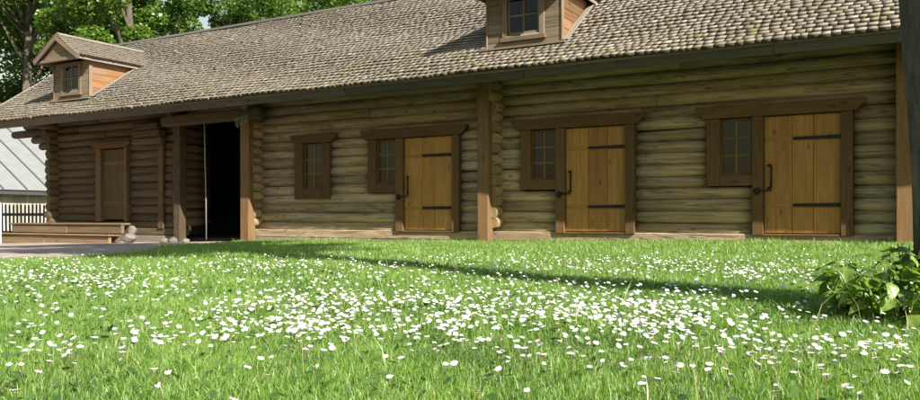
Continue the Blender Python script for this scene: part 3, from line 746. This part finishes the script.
def tree(name, label, base, height, trunk_r, crown_lo, crown_r, nl, leaf_size, mat, seed, lean=(0, 0), group=None, lobes=46, trunk_pts=None, flare=.45):
    r = random.Random(seed); rg = np.random.default_rng(seed)
    t = thing(name, label, 'tree', base, 0, group)
    n = 12; pts = []; rad = []
    for i in range(n + 1):
        f = i / n; z = height * .82 * f
        pts.append(Vector((lean[0] * z + .12 * math.sin(3 * f + seed), lean[1] * z + .12 * math.sin(2.3 * f + 2 * seed), z)) if not trunk_pts else trunk_pts(f, z))
        rad.append(trunk_r * ((1 - .82 * f) * (1 + flare * math.exp(-z * 3))))
    ph = [r.uniform(0, 6) for _ in range(3)]
    tr = tube('trunk', pts, rad, M['bark'], t, 14, True, lambda i, k: 1 + .06 * math.sin(k * 1.35 + ph[0] + i * .2) + .05 * math.sin(k * 2.7 + ph[1]))
    cen = []; rd = []
    cc = Vector((pts[-1].x * .8, pts[-1].y * .8, (crown_lo + height) / 2)); hz = (height - crown_lo) / 2
    limbs_V = []; limbs_F = []
    for i in range(lobes):
        for _ in range(20):
            d = Vector((r.gauss(0, 1), r.gauss(0, 1), r.gauss(0, 1))).normalized(); q = r.random() ** .4
            if r.random() < .9: break
        w = 1.0 if d.z < .2 else 1 - .25 * d.z
        c = cc + Vector((d.x * crown_r * q * w, d.y * crown_r * q * w, d.z * hz * q))
        cen.append(tuple(c)); rd.append(crown_r * r.uniform(.20, .36))
        if i % 2 == 0:
            f = min(.98, max(.25, (c.z - height * .16 - r.uniform(0, 1.2)) / (height * .82))); k = f * n; a = pts[int(k)].lerp(pts[min(n, int(k) + 1)], k % 1)
            m = a.lerp(c, .5) + Vector((r.uniform(-.3, .3), r.uniform(-.3, .3), r.uniform(0, .5)))
            r0 = trunk_r * (1 - .82 * f) * .5
            v, fc = tube_arrays([a, a.lerp(m, .5), m, m.lerp(c, .6), c], [r0, r0 * .75, r0 * .5, r0 * .3, r0 * .12], 6)
            o_ = len(limbs_V); limbs_V += v; limbs_F += [tuple(q_ + o_ for q_ in ff) for ff in fc]
    obj('limbs', mesh('limbs', limbs_V, limbs_F, True), M['bark'], t)
    V, Fc, tint = leaf_cloud(cen, rd, nl // lobes, leaf_size, rg)
    obj('crown', from_arrays('crown', V, Fc, False, tint), mat, t)
    return t
def at_px(px, dist):
    r = ray(px, 218); r = Vector((r.x, r.y, 0)); p = CAM + r * dist; return (p.x, p.y, float(gz(p.x, p.y)) - .1)
GT = 'trees behind the barn'
tree('maple_tree', 'leafy maple behind the left dormer with its bare leaning trunk showing', at_px(26, 50), 24, .42, 11.5, 6.2, 30000, 0.242, M['leaf'][0], 11, (.035, 0), GT)
tree('maple_tree', 'bright maple crown filling the top left corner of the view', at_px(-72, 52), 22, .40, 8.2, 6.2, 30000, 0.242, M['leaf'][0], 12, (0, 0), GT)
tree('maple_tree', 'broad maple right of the left dormer reaching low over the ridge', at_px(128, 43), 19, .42, 4.6, 4.1, 34000, 0.201, M['leaf'][0], 13, (0, 0), GT)
tree('linden_tree', 'darker linden just right of the white sky gap over the ridge', at_px(258, 38), 17, .38, 4.4, 2.7, 24000, 0.161, M['leaf'][1], 14, (-.02, 0), GT)
tree('linden_tree', 'bright green linden rising over the ridge at the middle of the barn', at_px(335, 40), 18, .40, 5.0, 5.2, 32000, 0.177, M['leaf'][0], 15, (0, 0), GT)
tree('linden_tree', 'rightmost linden behind the barn, mostly hidden by the roof', at_px(440, 46), 16, .40, 5.0, 5.0, 18000, 0.193, M['leaf'][1], 16, (0, 0), GT)
tree('linden_tree', 'deep green tree farthest back between the two maples', at_px(75, 64), 24, .40, 6.0, 7.4, 30000, 0.273, M['leaf'][2], 17, (0, 0), GT)
tree('linden_tree', 'deep green far tree behind the linden over the ridge', at_px(318, 58), 21, .40, 5.0, 6.6, 28000, 0.242, M['leaf'][2], 18, (0, 0), GT)
# the tree at the right edge of the view; its trunk and crown shade the lawn
bx_, by_ = .37, -8.62
tree('lawn_tree', 'rough dark tree trunk rising at the right edge beside the shrub', (bx_, by_, float(gz(bx_, by_)) - .08), 12.5, .35, 5.4, 2.9, 13000, .17, M['leaf'][1], 21,
     trunk_pts=lambda f, z: Vector((-.10 * min(z, 2.6) - .02 * max(0, z - 2.6), .02 * z, z)), lobes=40, flare=.12)

# ------------------------------------------------------------------ shrub at its foot
def leaf_mesh(w, l, fold, droop, seed):
    r = random.Random(seed); rows = 7; V = []; Fc = []
    for i in range(rows + 1):
        f = i / rows; wd = w * (math.sin(math.pi * min(1, f ** .62)) ** .8) * (1 - .25 * f) + (.0005 if i in (0, rows) else 0)
        if i % 2: wd *= 1.06
        y = l * f; z = -droop * l * f * f
        for k in (-1, -.5, 0, .5, 1): V.append((wd * k, y, z + abs(k) * fold * wd + .004 * math.sin(9 * f + 3 * k + seed)))
    for i in range(rows):
        for k in range(4): a = i * 5 + k; Fc.append((a, a + 1, a + 6, a + 5))
    return mesh('leaf', V, Fc, True)
M['shrubleaf'] = leafy('shrub_leaf', (.10, .19, .03), (.27, .38, .075), .5, attr=False, rough=.35)
M['stem'] = plain('green_stem', (.10, .12, .04), .7)
sb_x, sb_y = on_ground(906, 325); zb = float(gz(sb_x, sb_y))
shrub = thing('leafy_shrub', 'low broad-leaved sucker shrub at the foot of the right-hand tree trunk', 'shrub', (sb_x, sb_y, zb))
LM = [leaf_mesh(random.uniform(.026, .036), random.uniform(.075, .10), random.uniform(.1, .4), random.uniform(.1, .45), k) for k in range(8)]
r = random.Random(5)
for s_ in range(60):
    ang = r.uniform(0, 6.28); q = r.random() ** .6
    b0 = Vector((math.cos(ang) * .30 * q, math.sin(ang) * .22 * q, -.01)); h = r.uniform(.16, .44) * (1 - .3 * q)
    out = Vector((math.cos(ang), math.sin(ang), 0)) * r.uniform(.02, .15)
    pts = [b0, b0 + out * .25 + Vector((0, 0, h * .45)), b0 + out * .65 + Vector((0, 0, h * .8)), b0 + out + Vector((0, 0, h))]
    tube('stem', pts, [.005, .004, .003, .002], M['stem'], shrub, 5)
    nl = r.randint(5, 8)
    for k in range(nl):
        f = .25 + .75 * (k + r.random() * .5) / nl; f = min(f, 1); i = min(2, int(f * 3)); p = pts[i].lerp(pts[i + 1], f * 3 - i)
        az = k * 2.4 + r.uniform(-.5, .5)
        obj('leaf', LM[r.randrange(8)], M['shrubleaf'], shrub, p, (R(r.uniform(-50, 25)), R(r.uniform(-30, 30)), az)).scale = [r.uniform(.5, 1.1)] * 3

# ------------------------------------------------------------------ lawn
M['grass'] = leafy('grass_blade', (.115, .25, .024), (.31, .47, .085), .5, dry=(.48, .40, .17))
def blades(P, h, w, rg, seg2=True, tint=None):
    n = len(P); az = rg.uniform(0, 2 * math.pi, n); d = np.stack([np.cos(az), np.sin(az), np.zeros(n)], 1)
    la = rg.uniform(0, 2 * math.pi, n); ln = np.stack([np.cos(la), np.sin(la), np.zeros(n)], 1) * (h * rg.uniform(.1, .75, n))[:, None]
    up = np.array([0, 0, 1.0]); hh = h[:, None]; ww = (w / 2)[:, None]
    a0 = P - d * ww; a1 = P + d * ww
    m = P + ln * .35 + up * hh * .6; b0 = m - d * ww * .8; b1 = m + d * ww * .8; t = P + ln + up * hh * rg.uniform(.75, 1.05, n)[:, None]
    V = np.stack([a0, a1, b1, b0, t], 1).reshape(-1, 3); k = np.arange(n)[:, None] * 5
    T3 = np.concatenate([k + [[0, 1, 2]], k + [[0, 2, 3]], k + [[3, 2, 4]]], 1).reshape(-1, 3)
    tt = rg.random(n) if tint is None else tint
    return V, T3, np.repeat(tt, 3)
def sample_lawn(dens, dmin, dmax, margin=60):
    """points on the lawn seen between two depths, a margin beyond the frame each side"""
    zs = []; n = int(dens * .5 * ((920 + 2 * margin) / F) * (dmax ** 2 - dmin ** 2))
    f = np.sqrt(rng.uniform(dmin ** 2, dmax ** 2, n)); u = rng.uniform(-(460 + margin) / F, (460 + margin) / F, n)
    x = (.8660254 * u - .5) * f; y = (.5 * u + .8660254) * f - 13
    k = (y < -.10) & ((x > -12.9) | (y < -.9)) & (path_amount(x, y) < .0 + .12 * rng.standard_normal(n)) & (x > -24)
    k |= (y < -8.1 + .3 * vnoise(x, y, 1.2)) & (path_amount(x, y) >= 0)
    return np.stack([x[k], y[k], gz(x[k], y[k]) - .004], 1)
VV = []; FF = []; TT = []; off = 0
for dens, d0, d1, hm, wm in ((14000, 1.2, 3.2, .050, .0025), (9500, 3.2, 5.5, .054, .0031), (4200, 5.5, 9.0, .060, .0048), (1700, 9.0, 19.5, .070, .0085)):
    P = sample_lawn(dens, d0, d1); n = len(P)
    pn = vnoise(P[:, 0], P[:, 1], 1.3, 1) ; pn2 = vnoise(P[:, 0], P[:, 1], 4.0, 5)
    h = hm * rng.uniform(.5, 1.25, n) * (1 + .25 * pn + .2 * pn2); w = wm * rng.uniform(.7, 1.35, n)
    wallk = np.exp(-np.clip(-P[:, 1] - .1, 0, 9) / .5); h *= 1 + 1.1 * wallk * rng.random(n) ** 2
    tint = np.clip(.48 + .26 * pn + .2 * pn2 + .17 * rng.standard_normal(n), 0, .95); tint[rng.random(n) < .035] = 1
    V, T3, t = blades(P, h, w, rng, True, tint); VV.append(V); FF.append(T3 + off); TT.append(t); off += len(V)
# seed stalks and tall weeds, thickest along the wall foot
P = sample_lawn(9, 2, 18); h = rng.uniform(.10, .2, len(P)); V, T3, t = blades(P, h, np.full(len(P), .004), rng); VV.append(V); FF.append(T3 + off); TT.append(np.clip(t + .3, 0, 1)); off += len(V)
obj('grass', from_arrays('grass', np.concatenate(VV), np.concatenate(FF), False, np.concatenate(TT)), M['grass'], kind='stuff', label='short green lawn grass in front of the barn')
# clover and plantain leaves among the grass
P = sample_lawn(260, 1.4, 8); n = len(P); P[:, 2] += rng.uniform(.015, .05, n)
rg = np.random.default_rng(3); nr = rg.normal(size=(n, 3)) * .35 + [0, 0, 1]; nr /= np.linalg.norm(nr, axis=1)[:, None]
t = rg.normal(size=(n, 3)); t -= nr * (t * nr).sum(1)[:, None]; t /= np.linalg.norm(t, axis=1)[:, None]; b = np.cross(nr, t); s = rg.uniform(.008, .022, n)[:, None]
V = np.stack([P - t * s, P - t * s * .3 + b * s * .6, P + t * s * .6 + b * s * .5, P + t * s * 1.1, P + t * s * .6 - b * s * .5, P - t * s * .3 - b * s * .6], 1).reshape(-1, 3)
M['weed'] = leafy('broad_weed_leaf', (.045, .11, .02), (.12, .21, .05), .4)
obj('clover_leaves', from_arrays('clover_leaves', V, np.arange(n * 6).reshape(-1, 6), False, rg.random(n)), M['weed'], kind='stuff', label='small broad clover and plantain leaves among the grass')

# ------------------------------------------------------------------ daisies
M['petal'] = plain('white_petal', (.74, .665, .70), .6, 0, .04, 30, .0)
M['disc'] = plain('yellow_disc', (.62, .42, .04), .7, 0, .2, 90, .3)
spots = []      # (px, py, sx, sy, n): clumps of flowers as they lie on the lawn
for cl in ((60, 272, 60, 7, 190), (150, 280, 45, 6, 40), (250, 262, 60, 6, 90), (330, 262, 70, 6, 90), (520, 262, 90, 5, 130), (660, 262, 80, 6, 170), (770, 268, 55, 6, 110),
           (420, 290, 80, 9, 105), (330, 300, 60, 9, 110), (270, 318, 60, 9, 85), (205, 332, 38, 6, 34), (390, 314, 70, 10, 85), (480, 308, 70, 10, 75), (565, 298, 55, 9, 90), (625, 306, 50, 10, 125),
           (680, 318, 38, 8, 60), (560, 330, 60, 10, 45), (500, 345, 60, 10, 28), (770, 350, 55, 8, 56), (840, 346, 45, 8, 46), (890, 350, 40, 7, 34), (740, 362, 40, 7, 20), (45, 352, 36, 6, 16), (75, 348, 20, 6, 10), (15, 372, 18, 5, 4), (10, 300, 25, 12, 20),
           (860, 382, 40, 8, 6), (480, 300, 200, 26, 170), (300, 320, 200, 30, 70), (650, 350, 160, 22, 50), (120, 330, 90, 22, 30), (640, 285, 80, 8, 40)):
    for _ in range(int(cl[4] * (1.25 if cl[1] < 325 else 1.1))): spots.append((random.gauss(cl[0], cl[2] * 1.2), random.gauss(cl[1], cl[3] * 1.25)))
for _ in range(60): spots.append((random.uniform(-30, 950), random.uniform(256, 398)))
fl = []
for (a, b) in spots:
    if b < 250 or a < -60 or a > 980: continue
    x, y = on_ground(a, b, .075)
    if path_amount(x, y) > -.1 or y > -.5: continue
    d = (Vector((x, y, 0)) - CAM).length
    if d < 2.0 or random.random() > (d - 1.6) / 1.6: continue
    fl.append((d, x, y))
    for _ in range(random.choice((0, 0, 0, 1, 1, 2)) if b < 330 else random.choice((0, 0, 1))):      # daisies grow in little clumps
        x2, y2 = x + random.gauss(0, .05), y + random.gauss(0, .05); fl.append(((Vector((x2, y2, 0)) - CAM).length, x2, y2))
fl.sort()
def daisy_parts(petals, open_):
    V = []; Fc = []
    for k in range(petals):
        t = 2 * math.pi * k / petals + random.uniform(-.06, .06); ln = .0135 * random.uniform(.88, 1.1); w = .0027 * (17 / petals)
        c, s = math.cos(t), math.sin(t); z1 = open_ * ln + random.uniform(-.001, .001)
        o_ = len(V)
        for rr, ww, zz in ((.0025, w * .5, .0), (.0075, w, z1 * .45), (ln, w * .55, z1)):
            V += [(c * rr - s * ww, s * rr + c * ww, zz), (c * rr + s * ww, s * rr - c * ww, zz)]
        Fc += [(o_, o_ + 1, o_ + 3, o_ + 2), (o_ + 2, o_ + 3, o_ + 5, o_ + 4)]
    pet = mesh('petals', V, Fc)
    Vd = [(0, 0, .0026)]; 
    for rr, zz in ((.0018, .0022), (.0032, .001), (.0032, -.001)):
        Vd += [(rr * math.cos(6.283 * k / 8), rr * math.sin(6.283 * k / 8), zz) for k in range(8)]
    Fd = [(0, 1 + k, 1 + (k + 1) % 8) for k in range(8)]
    for q in range(2): Fd += [(1 + q * 8 + k, 9 + q * 8 + k, 9 + q * 8 + (k + 1) % 8, 1 + q * 8 + (k + 1) % 8) for k in range(8)]
    return pet, mesh('disc', Vd, Fd, True)
KINDS = [daisy_parts(17, .25), daisy_parts(19, .45), daisy_parts(16, .15), daisy_parts(18, .7)]
sv, sf = tube_arrays([(0, 0, -.085), (.004, .002, -.05), (.002, 0, -.02), (0, 0, 0)], [.0011] * 4, 4, False); stem_me = mesh('stem', sv, sf, True)
def tilt_to_sun(): return (R(random.gauss(4, 14)), R(random.gauss(6, 14)), random.uniform(0, 6.28))
for d, x, y in fl[:300]:
    z = float(gz(x, y)) + random.uniform(.045, .095); pe, di = random.choice(KINDS)
    t = thing('daisy', 'small white daisy on a thin stem, among the near lawn flowers', 'daisy', (x, y, z - .08), 0, 'white daisies in the near lawn')
    s = random.uniform(.5, .95); e = tilt_to_sun()
    a = obj('petals', pe, M['petal'], t, (0, 0, .08), e); a.scale = [s] * 3
    a = obj('disc', di, M['disc'], t, (0, 0, .08), e); a.scale = [s] * 3
    obj('stem', stem_me, M['stem'], t, (0, 0, .078))
# the rest: fluffed rosettes in one mesh
V = []; Fq = []
for d, x, y in fl[300:]:
    z = float(gz(x, y)) + random.uniform(.04, .095); R3 = Matrix.LocRotScale(Vector((x, y, z)), None, None) @ (Matrix.Rotation(random.gauss(.14, .25), 4, 'X') @ Matrix.Rotation(random.gauss(.17, .25), 4, 'Y'))
    rr = .0115 * random.uniform(.6, 1.15); o_ = len(V); n = 9; cup = random.uniform(0, .3)
    V.append(R3 @ Vector((0, 0, 0)))
    for k in range(2 * n):
        q = rr * (1 if k % 2 == 0 else .78); t = math.pi * k / n; V.append(R3 @ Vector((q * math.cos(t), q * math.sin(t), cup * q)))
    for k in range(2 * n): Fq.append((o_, o_ + 1 + k, o_ + 1 + (k + 1) % (2 * n)))
obj('far_daisies', mesh('far_daisies', V, Fq), M['petal'], kind='stuff', label='hundreds of small white daisies farther across the lawn')
print('daisies', len(fl))
